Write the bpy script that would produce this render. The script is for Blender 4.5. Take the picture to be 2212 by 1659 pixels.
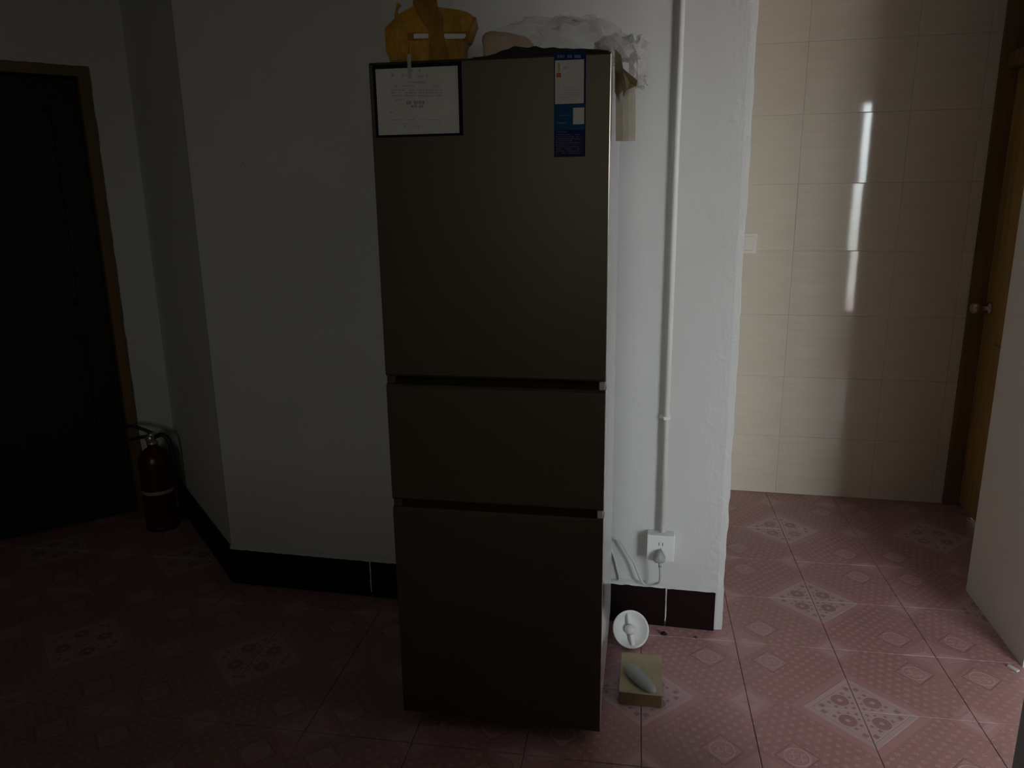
import bpy, bmesh, math, random
from mathutils import Vector, Matrix, noise

random.seed(7)
for o in list(bpy.data.objects):
    bpy.data.objects.remove(o, do_unlink=True)
S = bpy.context.scene
COL = S.collection
R = math.radians

# ------------------------------------------------------------------ camera
W_, H_ = 2212.0, 1659.0
F_ = 1627.74
CAM = Vector((0.1232, -2.3167, 1.3927))
_y, _p, _r = R(12.1697), R(13.7853), R(-0.7896)
FWD = Vector((-math.sin(_y) * math.cos(_p), math.cos(_y) * math.cos(_p), -math.sin(_p)))
_rt = Vector((math.cos(_y), math.sin(_y), 0))
_up = _rt.cross(FWD)
RT = _rt * math.cos(_r) + _up * math.sin(_r)
UP = _up * math.cos(_r) - _rt * math.sin(_r)
cd = bpy.data.cameras.new('camera')
cd.sensor_width = 36.0
cd.lens = F_ / W_ * 36.0
cd.clip_start = 0.02
cam = bpy.data.objects.new('camera', cd)
COL.objects.link(cam)
m3 = Matrix((RT, UP, -FWD)).transposed()
cam.matrix_world = Matrix.Translation(CAM) @ m3.to_4x4()
S.camera = cam


def ray(x, y):
    return FWD + RT * ((x - W_ / 2) / F_) - UP * ((y - H_ / 2) / F_)


def pix(x, y, axis, val):
    d = ray(x, y)
    return CAM + d * ((val - CAM[axis]) / d[axis])


# ------------------------------------------------------------------ daylight (overcast sky through the side room's window)
WX0, WX1, WZ0, WZ1, WY = 1.58, 2.55, 0.33, 2.15, -2.2
w = bpy.data.worlds.new('World')
S.world = w
w.use_nodes = True
nt = w.node_tree
nt.nodes.clear()
wo = nt.nodes.new('ShaderNodeOutputWorld')
bg = nt.nodes.new('ShaderNodeBackground')
tc = nt.nodes.new('ShaderNodeTexCoord')
sp = nt.nodes.new('ShaderNodeSeparateXYZ')
mr = nt.nodes.new('ShaderNodeMapRange')
mr.inputs['From Min'].default_value = -0.08
mr.inputs['From Max'].default_value = 0.08
mx = nt.nodes.new('ShaderNodeMix')
mx.data_type = 'RGBA'
mx.inputs[6].default_value = (0.45, 0.46, 0.44, 1)      # ground outside
mx.inputs[7].default_value = (0.86, 0.96, 1.0, 1)       # overcast sky
nt.links.new(tc.outputs['Generated'], sp.inputs[0])
nt.links.new(sp.outputs['Z'], mr.inputs['Value'])
nt.links.new(mr.outputs[0], mx.inputs[0])
nt.links.new(mx.outputs[2], bg.inputs['Color'])
bg.inputs['Strength'].default_value = 17.0
nt.links.new(bg.outputs[0], wo.inputs[0])

# unseen window added behind the camera to lift the dark side; curtain dims it
VX0, VX1, VZ0, VZ1, VY = -0.42, 0.66, 1.4, 2.4, -6.0


def portal(x0, x1, z0, z1, y):
    pl = bpy.data.lights.new('window_portal', 'AREA')
    pl.shape = 'RECTANGLE'
    pl.size = x1 - x0
    pl.size_y = z1 - z0
    pl.cycles.is_portal = True
    po = bpy.data.objects.new('window_portal', pl)
    COL.objects.link(po)
    po.location = ((x0 + x1) / 2, y, (z0 + z1) / 2)
    po.rotation_euler = Vector((0, 1, 0)).to_track_quat('-Z', 'Z').to_euler()


portal(WX0, WX1, WZ0, WZ1, WY - 0.21)
portal(VX0, VX1, VZ0, VZ1, VY - 0.21)

S.view_settings.view_transform = 'Standard'
S.view_settings.look = 'None'
S.view_settings.gamma = 1.0
S.view_settings.use_curve_mapping = False
S.view_settings.exposure = 0.0


# ------------------------------------------------------------------ material helpers
class NT:
    def __init__(self, name):
        self.mat = bpy.data.materials.new(name)
        self.mat.use_nodes = True
        self.t = self.mat.node_tree
        self.b = self.t.nodes['Principled BSDF']
        self.out = self.t.nodes['Material Output']

    def n(self, kind, **kw):
        nd = self.t.nodes.new(kind)
        for k, v in kw.items():
            setattr(nd, k, v)
        return nd

    def put(self, sock, v):
        if isinstance(v, bpy.types.NodeSocket):
            self.t.links.new(v, sock)
        else:
            sock.default_value = v

    def m(self, op, a, b=None, c=None, clamp=False):
        nd = self.n('ShaderNodeMath', operation=op, use_clamp=clamp)
        self.put(nd.inputs[0], a)
        if b is not None:
            self.put(nd.inputs[1], b)
        if c is not None:
            self.put(nd.inputs[2], c)
        return nd.outputs[0]

    def ss(self, x, a, b):
        """smooth 0..1 from a to b (a may be larger than b)"""
        nd = self.n('ShaderNodeMapRange', interpolation_type='SMOOTHSTEP')
        inv = a > b
        self.put(nd.inputs['Value'], x)
        nd.inputs['From Min'].default_value = min(a, b)
        nd.inputs['From Max'].default_value = max(a, b)
        nd.inputs['To Min'].default_value = 1.0 if inv else 0.0
        nd.inputs['To Max'].default_value = 0.0 if inv else 1.0
        return nd.outputs[0]

    def band(self, x, a, b, e=0.01):
        return self.m('MULTIPLY', self.ss(x, a - e, a), self.ss(x, b + e, b))

    def mix(self, f, a, b):
        nd = self.n('ShaderNodeMix', data_type='RGBA')
        self.put(nd.inputs[0], f)
        self.put(nd.inputs[6], a)
        self.put(nd.inputs[7], b)
        return nd.outputs[2]

    def noise(self, scale, detail=3, rough=0.55, coord=None, dist=0.0):
        nd = self.n('ShaderNodeTexNoise')
        nd.inputs['Scale'].default_value = scale
        nd.inputs['Detail'].default_value = detail
        nd.inputs['Roughness'].default_value = rough
        nd.inputs['Distortion'].default_value = dist
        if coord is None:
            coord = self.coord('Object')
        self.t.links.new(coord, nd.inputs['Vector'])
        return nd.outputs['Fac']

    def coord(self, which):
        return self.n('ShaderNodeTexCoord').outputs[which]

    def scaled(self, c, s):
        nd = self.n('ShaderNodeVectorMath', operation='MULTIPLY')
        self.t.links.new(c, nd.inputs[0])
        nd.inputs[1].default_value = s
        return nd.outputs[0]

    def bump(self, h, strength=0.3, dist=0.01):
        nd = self.n('ShaderNodeBump')
        nd.inputs['Strength'].default_value = strength
        nd.inputs['Distance'].default_value = dist
        self.t.links.new(h, nd.inputs['Height'])
        self.t.links.new(nd.outputs[0], self.b.inputs['Normal'])

    def set(self, **kw):
        for k, v in kw.items():
            self.put(self.b.inputs[k.replace('_', ' ')], v)


def c4(c):
    return (c[0], c[1], c[2], 1.0)


def basic(name, col, rough=0.5, metal=0.0, var=0.08, nscale=9.0, bump=0.0, bscale=60.0, spec=0.5, bdist=0.004):
    t = NT(name)
    lo = tuple(max(0, x * (1 - var)) for x in col)
    hi = tuple(min(1, x * (1 + var)) for x in col)
    t.put(t.b.inputs['Base Color'], t.mix(t.ss(t.noise(nscale), 0.3, 0.7), c4(lo), c4(hi)))
    t.set(Roughness=rough, Metallic=metal)
    t.b.inputs['Specular IOR Level'].default_value = spec
    if bump:
        t.bump(t.noise(bscale, 4), bump, bdist)
    return t.mat


# painted plaster
def plaster(name, col, edge=False):
    t = NT(name)
    co = t.coord('Object')
    n1 = t.noise(2.5, 4, 0.6, co)
    n2 = t.noise(24, 5, 0.6, co)
    base = t.mix(t.ss(n1, 0.3, 0.7), c4([x * 0.95 for x in col]), c4(col))
    h = t.m('ADD', t.m('MULTIPLY', n2, 0.35), t.m('MULTIPLY', t.noise(140, 3, 0.5, co), 0.12))
    if edge:
        sx = t.n('ShaderNodeSeparateXYZ')
        t.t.links.new(co, sx.inputs[0])
        near = t.ss(sx.outputs['X'], 0.17, 0.31)
        drag = t.noise(1.0, 4, 0.6, t.scaled(co, (46, 10, 7)))
        lump = t.ss(t.noise(19, 2, 0.5, co), 0.55, 0.72)
        h = t.m('ADD', h, t.m('MULTIPLY', near, t.m('ADD', t.m('MULTIPLY', drag, 1.1), t.m('MULTIPLY', lump, 0.7))))
        # pencil-grey scribble left on the paint
        du = t.m('ABSOLUTE', t.m('SUBTRACT', sx.outputs['X'], -1.262))
        dv = t.m('ABSOLUTE', t.m('SUBTRACT', sx.outputs['Z'], 1.507))
        ins = t.m('MULTIPLY', t.ss(du, 0.022, 0.012), t.ss(dv, 0.022, 0.012))
        scr = t.m('MULTIPLY', ins, t.ss(t.noise(120, 2, 0.5, co), 0.5, 0.6))
        base = t.mix(t.m('MULTIPLY', scr, 0.45), base, c4([x * 0.5 for x in col]))
    t.put(t.b.inputs['Base Color'], base)
    t.set(Roughness=0.75)
    t.b.inputs['Specular IOR Level'].default_value = 0.25
    t.bump(h, 0.35, 0.006)
    return t.mat


def floor_tile_mat():
    t = NT('floor_tile_glaze')
    uv = t.n('ShaderNodeUVMap', uv_map='UVMap').outputs[0]
    s = t.n('ShaderNodeSeparateXYZ')
    t.t.links.new(uv, s.inputs[0])
    p, q = s.outputs['X'], s.outputs['Y']
    m, ss, band = t.m, t.ss, t.band
    mul = lambda a, b: m('MULTIPLY', a, b)
    mx_ = lambda a, b: m('MAXIMUM', a, b)
    inv = lambda a: m('SUBTRACT', 1.0, a)

    def dist(cx, cy):
        return m('SQRT', m('ADD', m('POWER', m('SUBTRACT', p, cx), 2.0), m('POWER', m('SUBTRACT', q, cy), 2.0)))

    def l1(cx, cy):
        return m('ADD', m('ABSOLUTE', m('SUBTRACT', p, cx)), m('ABSOLUTE', m('SUBTRACT', q, cy)))
    L = m('ADD', p, q)
    a, b = inv(p), inv(q)
    # --- large ornate diamond in one corner
    inner = ss(L, 0.435, 0.425)
    border = band(L, 0.44, 0.505, 0.008)
    ro = dist(0.145, 0.145)
    flower = mx_(band(ro, 0.028, 0.075, 0.012), 0.0)
    for cx, cy, r_ in ((0.33, 0.045, 0.035), (0.045, 0.33, 0.035), (0.25, 0.10, 0.022), (0.10, 0.25, 0.022),
                       (0.045, 0.045, 0.02), (0.045, 0.2, 0.02), (0.2, 0.045, 0.02), (0.04, 0.115, 0.016), (0.115, 0.04, 0.016)):
        flower = mx_(flower, ss(l1(cx, cy), r_ * 1.3, r_ * 0.7))
    dia_light = mx_(border, mul(inner, inv(mul(flower, 0.85))))
    # --- small flowers on the two neighbouring corners
    s1 = m('MINIMUM', l1(1.0, 0.0), l1(0.0, 1.0))
    sm = ss(s1, 0.185, 0.175)
    petal = ss(m('SINE', m('MULTIPLY', m('ADD', s1, m('MULTIPLY', m('ABSOLUTE', m('SUBTRACT', p, q)), 0.5)), 70.0)), -0.2, 0.5)
    small_light = mul(sm, m('ADD', 0.35, mul(petal, 0.5)))
    small_zone = ss(s1, 0.25, 0.24)
    # --- star on the far corner
    mn, mxx = m('MINIMUM', a, b), m('MAXIMUM', a, b)
    st = ss(m('ADD', m('MULTIPLY', mn, 2.6), mxx), 0.33, 0.315)
    facet = m('GREATER_THAN', a, b)
    star_zone = ss(m('ADD', a, b), 0.34, 0.33)
    # --- medallion
    ml = l1(0.69, 0.69)
    med_zone = ss(ml, 0.2, 0.195)
    med_edge = band(ml, 0.175, 0.195, 0.006)
    mr_ = dist(0.69, 0.69)
    ring = band(mr_, 0.098, 0.112, 0.006)
    ip = m('SUBTRACT', p, 0.69)
    iq = m('SUBTRACT', q, 0.69)
    bars = mx_(band(m('ABSOLUTE', ip), 0.026, 0.038, 0.005), band(m('ABSOLUTE', iq), 0.026, 0.038, 0.005))
    gap = ss(m('ABSOLUTE', m('ADD', ip, m('MULTIPLY', iq, -0.6))), 0.006, 0.016)
    med = mx_(ring, mul(mul(bars, gap), ss(mr_, 0.085, 0.075)))
    # --- field of small raised hatch marks
    fp = m('MULTIPLY', m('ADD', p, q), 8.0)
    fq = m('MULTIPLY', m('SUBTRACT', p, q), 8.0)
    row = m('FLOOR', fp)
    cx_ = m('SUBTRACT', m('FRACT', fp), 0.5)
    cy_ = m('SUBTRACT', m('FRACT', m('ADD', fq, m('MULTIPLY', row, 0.5))), 0.5)
    # pairs of short strokes
    sa, sb = m('ABSOLUTE', m('ADD', cx_, cy_)), m('ABSOLUTE', m('SUBTRACT', cx_, cy_))
    st1 = mx_(mul(band(sa, 0.10, 0.2, 0.05), ss(sb, 0.42, 0.3)), mul(band(sb, 0.10, 0.2, 0.05), ss(sa, 0.42, 0.3)))
    field = mul(mul(ss(L, 0.62, 0.63), inv(small_zone)), mul(inv(med_zone), inv(star_zone)))
    dots = mul(field, st1)
    # --- colours
    dark, light = (0.37, 0.19, 0.185, 1), (0.58, 0.385, 0.39, 1)
    nz = t.noise(3.0, 3, 0.5, t.n('ShaderNodeNewGeometry').outputs['Position'])
    plain = t.mix(ss(nz, 0.3, 0.7), (0.49, 0.275, 0.275, 1), (0.54, 0.315, 0.313, 1))
    colr = t.mix(mul(field, 0.45), plain, dark)
    colr = t.mix(mul(dots, 0.75), colr, light)  # highlights on the raised marks, painted in as a lighter tone
    colr = t.mix(mul(inner, flower), colr, dark)
    colr = t.mix(mul(dia_light, 0.95), colr, (0.58, 0.42, 0.44, 1))
    colr = t.mix(small_light, colr, light)
    colr = t.mix(mul(med_edge, 0.9), colr, dark)
    colr = t.mix(mul(med, 0.8), colr, light)
    colr = t.mix(mul(st, m('MULTIPLY_ADD', facet, 0.7, 0.15)), colr, light)
    t.put(t.b.inputs['Base Color'], colr)
    hh = m('ADD', mul(dots, 1.0), mul(dia_light, 0.7))
    hh = m('ADD', hh, mul(small_light, 0.7))
    hh = m('ADD', hh, mul(med, 0.9))
    hh = m('SUBTRACT', hh, mul(med_edge, 0.6))
    hh = m('ADD', hh, mul(st, m('MULTIPLY', mn, 8.0)))
    t.set(Roughness=t.m('MULTIPLY_ADD', nz, 0.2, 0.3))
    t.b.inputs['Specular IOR Level'].default_value = 0.4
    t.bump(hh, 0.7, 0.0014)
    return t.mat


def wall_tile_mat():
    t = NT('beige_wall_tile')
    co = t.coord('Object')
    info = t.n('ShaderNodeObjectInfo').outputs['Random']
    n1 = t.noise(1.0, 4, 0.6, t.scaled(co, (3.0, 3.0, 38.0)))
    c = t.mix(t.ss(n1, 0.3, 0.7), (0.76, 0.675, 0.55, 1), (0.81, 0.735, 0.615, 1))
    c = t.mix(t.m('MULTIPLY', info, 0.25), c, (0.72, 0.635, 0.52, 1))
    t.put(t.b.inputs['Base Color'], c)
    t.set(Roughness=0.045)
    t.b.inputs['Specular IOR Level'].default_value = 0.5
    t.bump(t.noise(5.0, 2, 0.5, co), 0.03, 0.006)
    return t.mat


def wood(name, col, rough=0.45, axis=2, var=0.3):
    t = NT(name)
    sc = [30.0, 30.0, 30.0]
    sc[axis] = 1.6
    n1 = t.noise(1.0, 4, 0.6, t.scaled(t.coord('Object'), tuple(sc)), 0.6)
    t.put(t.b.inputs['Base Color'], t.mix(t.ss(n1, 0.3, 0.7), c4([x * (1 - var) for x in col]), c4(col)))
    t.set(Roughness=rough)
    t.bump(n1, 0.1, 0.002)
    return t.mat


def film(name, col, alpha, rough=0.2, trans=0.3):
    """thin plastic: part see-through, part diffuse/glossy"""
    t = NT(name)
    t.put(t.b.inputs['Base Color'], c4(col))
    t.set(Roughness=rough)
    t.bump(t.noise(45, 3, 0.6), 0.5, 0.006)
    tr = t.n('ShaderNodeBsdfTransparent')
    tr.inputs[0].default_value = c4([0.9 + 0.1 * x for x in col])
    tl = t.n('ShaderNodeBsdfTranslucent')
    tl.inputs[0].default_value = c4(col)
    m1 = t.n('ShaderNodeMixShader')
    m1.inputs[0].default_value = trans
    t.t.links.new(t.b.outputs[0], m1.inputs[1])
    t.t.links.new(tl.outputs[0], m1.inputs[2])
    m2 = t.n('ShaderNodeMixShader')
    t.put(m2.inputs[0], t.m('MULTIPLY_ADD', t.noise(14, 3), 0.5, alpha - 0.22, clamp=True))
    t.t.links.new(tr.outputs[0], m2.inputs[1])
    t.t.links.new(m1.outputs[0], m2.inputs[2])
    t.t.links.new(m2.outputs[0], t.out.inputs['Surface'])
    return t.mat


def curtain_mat():
    t = NT('fill_curtain_tint')
    tr = t.n('ShaderNodeBsdfTransparent')
    t.put(tr.inputs[0], t.mix(t.noise(6), (0.56, 0.525, 0.475, 1), (0.61, 0.575, 0.525, 1)))
    t.t.links.new(tr.outputs[0], t.out.inputs['Surface'])
    return t.mat


M = dict(
    paint=plaster('white_emulsion', (0.62, 0.625, 0.615)),
    paint_edge=plaster('white_emulsion_worn_corner', (0.62, 0.625, 0.615), True),
    bright=plaster('fresh_white_paint', (0.85, 0.85, 0.82)),
    cream=plaster('cream_emulsion', (0.82, 0.755, 0.685)),
    dim=plaster('low_bounce_wall_paint', (0.15, 0.14, 0.12)),  # unseen rear walls, darkened to cut light bounced onto the floor
    ceilw=plaster('white_ceiling_paint', (0.85, 0.85, 0.83)),  # kept white to bounce more daylight through the doorway
    ceil=plaster('low_bounce_ceiling_paint', (0.22, 0.21, 0.19)),  # main ceiling, darkened to cut light bounced onto the floor
    slab=basic('mortar_bed', (0.24, 0.15, 0.145), 0.9, bump=0.3),
    ftile=floor_tile_mat(),
    wtile=wall_tile_mat(),
    grout=basic('beige_grout', (0.62, 0.55, 0.45), 0.9),
    skirt=basic('maroon_skirting_glaze', (0.010, 0.0035, 0.0035), 0.45, bump=0.05, bscale=20, spec=0.2),
    whitegrout=basic('white_grout', (0.62, 0.6, 0.57), 0.8),
    frontdoor=basic('fridge_door_brown', (0.085, 0.067, 0.046), 0.42, metal=0.3, var=0.04, nscale=3, spec=0.4),
    fbody=basic('fridge_cabinet_grey', (0.72, 0.74, 0.75), 0.16, metal=0.15, var=0.03, nscale=3),
    chrome=basic('bright_trim', (0.85, 0.84, 0.82), 0.2, metal=0.6, var=0.03),
    gasket=basic('black_gasket', (0.012, 0.012, 0.012), 0.7),
    cap=basic('pale_hinge_cap', (0.62, 0.62, 0.6), 0.5),
    paper=basic('white_paper', (0.68, 0.67, 0.66), 0.7, var=0.03, spec=0.15),
    ink=basic('grey_print', (0.46, 0.46, 0.455), 0.7, spec=0.15),
    inkdark=basic('dark_print', (0.34, 0.34, 0.335), 0.7, spec=0.15),
    navy=basic('navy_frame', (0.004, 0.006, 0.022), 0.7, spec=0.15),
    stampred=basic('faint_red_print', (0.42, 0.36, 0.34), 0.7),
    blue=basic('label_blue', (0.010, 0.075, 0.20), 0.7, spec=0.15),
    deepblue=basic('label_deep_blue', (0.010, 0.022, 0.11), 0.7, spec=0.15),
    violet=basic('label_violet', (0.055, 0.026, 0.075), 0.7, spec=0.15),
    paleblue=basic('label_pale_print', (0.15, 0.22, 0.36), 0.7, spec=0.15),
    lred=basic('label_red', (0.45, 0.07, 0.04), 0.5),
    lyel=basic('label_yellow', (0.42, 0.33, 0.10), 0.5),
    sheer=film('clear_tape', (0.75, 0.75, 0.73), 0.65, 0.3),
    amber=basic('amber_packing_tape', (0.46, 0.235, 0.012), 0.42, var=0.25, nscale=14, bump=0.5, bscale=22, bdist=0.01, spec=0.25),
    amber2=basic('doubled_amber_tape', (0.30, 0.135, 0.005), 0.42, var=0.2, nscale=14, bump=0.4, bscale=22, bdist=0.01, spec=0.25),
    label=basic('white_label_strip', (0.85, 0.80, 0.74), 0.6),
    bag=film('crumpled_clear_plastic', (0.92, 0.93, 0.92), 0.14, 0.14, 0.5),
    bagend=film('bunched_clear_plastic', (0.97, 0.98, 0.97), 0.88, 0.18, 0.35),
    beige=basic('beige_wrapping', (0.46, 0.36, 0.27), 0.6, var=0.15, bump=0.4, bscale=18),
    black=basic('black_cloth', (0.022, 0.023, 0.017), 0.8, bump=0.4, bscale=40),
    kraft=basic('brown_wrapping_paper', (0.36, 0.30, 0.19), 0.6, var=0.2, bump=0.5, bscale=25),
    card=film('pale_beige_film', (0.74, 0.71, 0.60), 0.9, 0.35, 0.3),
    whitepl=basic('white_plastic', (0.78, 0.79, 0.78), 0.35, var=0.03),
    pvc=basic('white_pvc', (0.80, 0.80, 0.77), 0.35, var=0.03),
    greypl=basic('grey_plug', (0.34, 0.35, 0.36), 0.45),
    cordm=basic('grey_cord', (0.50, 0.51, 0.52), 0.5),
    slit=basic('slot_black', (0.01, 0.01, 0.01), 0.8),
    carton=basic('brown_cardboard', (0.40, 0.35, 0.225), 0.75, var=0.1, bump=0.15, bscale=50),
    cartonside=basic('brown_cardboard_shaded', (0.15, 0.095, 0.042), 0.8, var=0.15),  # side copy of the cardboard, shading darkened into its colour
    switch=basic('cream_switch', (0.80, 0.74, 0.65), 0.4, var=0.02),
    stone=basic('pale_grey_plastic', (0.36, 0.39, 0.39), 0.42, var=0.05),
    debris=basic('dark_dirt', (0.012, 0.012, 0.014), 0.9),
    debris2=basic('brown_dirt', (0.09, 0.05, 0.045), 0.9),
    ochre=wood('ochre_varnished_wood', (0.56, 0.36, 0.11)),
    ochre2=wood('brown_frame_wood', (0.27, 0.165, 0.055)),
    darkwood=wood('dark_door_wood', (0.012, 0.008, 0.005), 0.7),
    framewood=wood('worn_brown_door_frame', (0.17, 0.10, 0.035)),
    glass=basic('dark_transom_glass', (0.02, 0.03, 0.028), 0.15),
    brass=basic('worn_chrome', (0.62, 0.52, 0.46), 0.25, metal=0.8),
    red=basic('extinguisher_red', (0.07, 0.003, 0.0025), 0.3),
    redlabel=basic('extinguisher_band', (0.42, 0.30, 0.22), 0.5),
    blackpl=basic('black_rubber', (0.014, 0.014, 0.014), 0.5),
    steel=basic('steel', (0.55, 0.55, 0.53), 0.35, metal=0.9),
    curtain=curtain_mat(),
    winframe=basic('window_frame_paint', (0.6, 0.6, 0.58), 0.4),
)


# ------------------------------------------------------------------ mesh helpers
def link(name, me, mat, parent=None):
    ob = bpy.data.objects.new(name, me)
    COL.objects.link(ob)
    if mat is not None and len(me.materials) == 0:
        me.materials.append(mat)
    if parent is not None:
        ob.parent = parent
    return ob


def from_bm(name, bm, mat, parent=None, smooth=False):
    bmesh.ops.recalc_face_normals(bm, faces=bm.faces)
    me = bpy.data.meshes.new(name)
    bm.to_mesh(me)
    bm.free()
    if smooth:
        for f in me.polygons:
            f.use_smooth = True
    return link(name, me, mat, parent)


def add_box(bm, x0, x1, y0, y1, z0, z1, bevel=0.0, seg=2):
    r = bmesh.ops.create_cube(bm, size=1.0)
    vs = r['verts']
    for v in vs:
        v.co = Vector((x0 + (v.co.x + 0.5) * (x1 - x0), y0 + (v.co.y + 0.5) * (y1 - y0), z0 + (v.co.z + 0.5) * (z1 - z0)))
    if bevel:
        es = list({e for v in vs for e in v.link_edges})
        bmesh.ops.bevel(bm, geom=es, offset=bevel, segments=seg, affect='EDGES', profile=0.5)


def box(name, x0, x1, y0, y1, z0, z1, mat, parent=None, bevel=0.0, seg=2):
    bm = bmesh.new()
    add_box(bm, x0, x1, y0, y1, z0, z1, bevel, seg)
    return from_bm(name, bm, mat, parent)


def add_prism(bm, poly, z0, z1):
    lo = [bm.verts.new((x, y, z0)) for x, y in poly]
    hi = [bm.verts.new((x, y, z1)) for x, y in poly]
    n = len(poly)
    bm.faces.new(lo)
    bm.faces.new(hi)
    for i in range(n):
        bm.faces.new((lo[i], lo[(i + 1) % n], hi[(i + 1) % n], hi[i]))


def prism(name, poly, z0, z1, mat, parent=None):
    bm = bmesh.new()
    add_prism(bm, poly, z0, z1)
    return from_bm(name, bm, mat, parent)


def add_tube(bm, pts, r, seg=10, sub=6):
    P = [Vector(p) for p in pts]
    path = []
    if len(P) > 2:
        E = [P[0] * 2 - P[1]] + P + [P[-1] * 2 - P[-2]]
        for i in range(1, len(E) - 2):
            for k in range(sub):
                t = k / sub
                a, b, c, d = E[i - 1], E[i], E[i + 1], E[i + 2]
                path.append(0.5 * ((2 * b) + (c - a) * t + (2 * a - 5 * b + 4 * c - d) * t * t + (3 * b - a - 3 * c + d) * t ** 3))
        path.append(P[-1])
    else:
        path = P
    rings = []
    up = Vector((0.13, 0.31, 0.94)).normalized()
    for i, c in enumerate(path):
        d = (path[min(i + 1, len(path) - 1)] - path[max(i - 1, 0)]).normalized()
        u = d.cross(up)
        if u.length < 1e-3:
            u = d.cross(Vector((1, 0, 0)))
        u.normalize()
        v = d.cross(u)
        rings.append([bm.verts.new(c + (u * math.cos(2 * math.pi * k / seg) + v * math.sin(2 * math.pi * k / seg)) * r) for k in range(seg)])
    for i in range(len(rings) - 1):
        for k in range(seg):
            bm.faces.new((rings[i][k], rings[i][(k + 1) % seg], rings[i + 1][(k + 1) % seg], rings[i + 1][k]))
    bm.faces.new(rings[0])
    bm.faces.new(rings[-1])


def tube(name, pts, r, mat, parent=None, seg=10, sub=6):
    bm = bmesh.new()
    add_tube(bm, pts, r, seg, sub)
    return from_bm(name, bm, mat, parent, True)


def lathe(name, prof, mat, parent=None, seg=40, smooth=True):
    bm = bmesh.new()
    rings = []
    for r, z in prof:
        if r < 1e-6:
            rings.append([bm.verts.new((0, 0, z))])
        else:
            rings.append([bm.verts.new((r * math.cos(2 * math.pi * k / seg), r * math.sin(2 * math.pi * k / seg), z)) for k in range(seg)])
    for a, b in zip(rings, rings[1:]):
        for k in range(seg):
            k2 = (k + 1) % seg
            if len(a) == 1 and len(b) == 1:
                continue
            if len(a) == 1:
                bm.faces.new((a[0], b[k], b[k2]))
            elif len(b) == 1:
                bm.faces.new((a[k], a[k2], b[0]))
            else:
                bm.faces.new((a[k], a[k2], b[k2], b[k]))
    return from_bm(name, bm, mat, parent, smooth)


def tag(o, label, cat, group=None):
    o['label'] = label
    o['category'] = cat
    if group:
        o['group'] = group
    return o


def thing(name, label, cat, loc=(0, 0, 0), rz=0.0):
    o = bpy.data.objects.new(name, None)
    o.empty_display_size = 0.1
    COL.objects.link(o)
    o.location = loc
    o.rotation_euler = (0, 0, rz)
    return tag(o, label, cat)


def struct(o):
    o['kind'] = 'structure'
    return o


# ------------------------------------------------------------------ room shell
ZC = 2.75
XL, XR = -1.458, 0.321
YT, XD, XW = 1.273, 1.44, 1.196
ANG = R(137)
LOBL = 0.885
BX, BY = XL + LOBL * math.cos(ANG), LOBL * math.sin(ANG)

# floor: mortar bed with one tile object per tile in view
TS, TTH, TX, TY = 0.3, R(2.72), 0.6451, 0.2531
fl = struct(box('floor', -3.6, 4.3, -6.3, 1.75, -0.15, -0.0115, M['slab']))


def tile_mesh(mi, mj):
    g = 0.0008
    h = TS / 2 - g
    b_ = 0.0012
    bm = bmesh.new()
    z1, z0 = 0.0, -0.011
    bot = [bm.verts.new((sx * h, sy * h, z0)) for sx, sy in ((-1, -1), (1, -1), (1, 1), (-1, 1))]
    mid = [bm.verts.new((sx * h, sy * h, z1 - b_)) for sx, sy in ((-1, -1), (1, -1), (1, 1), (-1, 1))]
    top = [bm.verts.new((sx * (h - b_), sy * (h - b_), z1)) for sx, sy in ((-1, -1), (1, -1), (1, 1), (-1, 1))]
    bm.faces.new(top)
    bm.faces.new(bot[::-1])
    for lo, hi in ((bot, mid), (mid, top)):
        for i in range(4):
            bm.faces.new((lo[i], lo[(i + 1) % 4], hi[(i + 1) % 4], hi[i]))
    uvl = bm.loops.layers.uv.new('UVMap')
    for f in bm.faces:
        for lp in f.loops:
            u = lp.vert.co.x / TS + 0.5
            v = lp.vert.co.y / TS + 0.5
            lp[uvl].uv = (1 - u if mi else u, 1 - v if mj else v)
    me = bpy.data.meshes.new('floor_tile')
    bm.to_mesh(me)
    bm.free()
    me.materials.append(M['ftile'])
    return me


TM = {(a, b): tile_mesh(a, b) for a in (0, 1) for b in (0, 1)}
cT, sT = math.cos(TTH), math.sin(TTH)
cand = []
for i in range(-16, 13):
    for j in range(-23, 6):
        lx, ly = (i + 0.5) * TS, (j + 0.5) * TS
        wx, wy = TX + lx * cT - ly * sT, TY + lx * sT + ly * cT
        if not (-3.5 < wx < 4.2 and -6.2 < wy < 1.5):
            continue
        d = Vector((wx, wy, 0)) - CAM
        z = d.dot(FWD)
        seen = False
        if z > 0.2:
            u, v = F_ * d.dot(RT) / z, F_ * d.dot(UP) / z
            mg = 0.24 / z * F_
            seen = abs(u) < W_ / 2 + mg and abs(v) < H_ / 2 + mg and wy < 1.45 and wx < 1.7
            # hidden behind the plastered wall
            if wy > 0.15 and -1.3 < wx < 0.05:
                seen = False
        cand.append((seen, i, j, wx, wy))
rest_bm = bmesh.new()
ruv = rest_bm.loops.layers.uv.new('UVMap')
rnd = random.Random(3)
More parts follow.
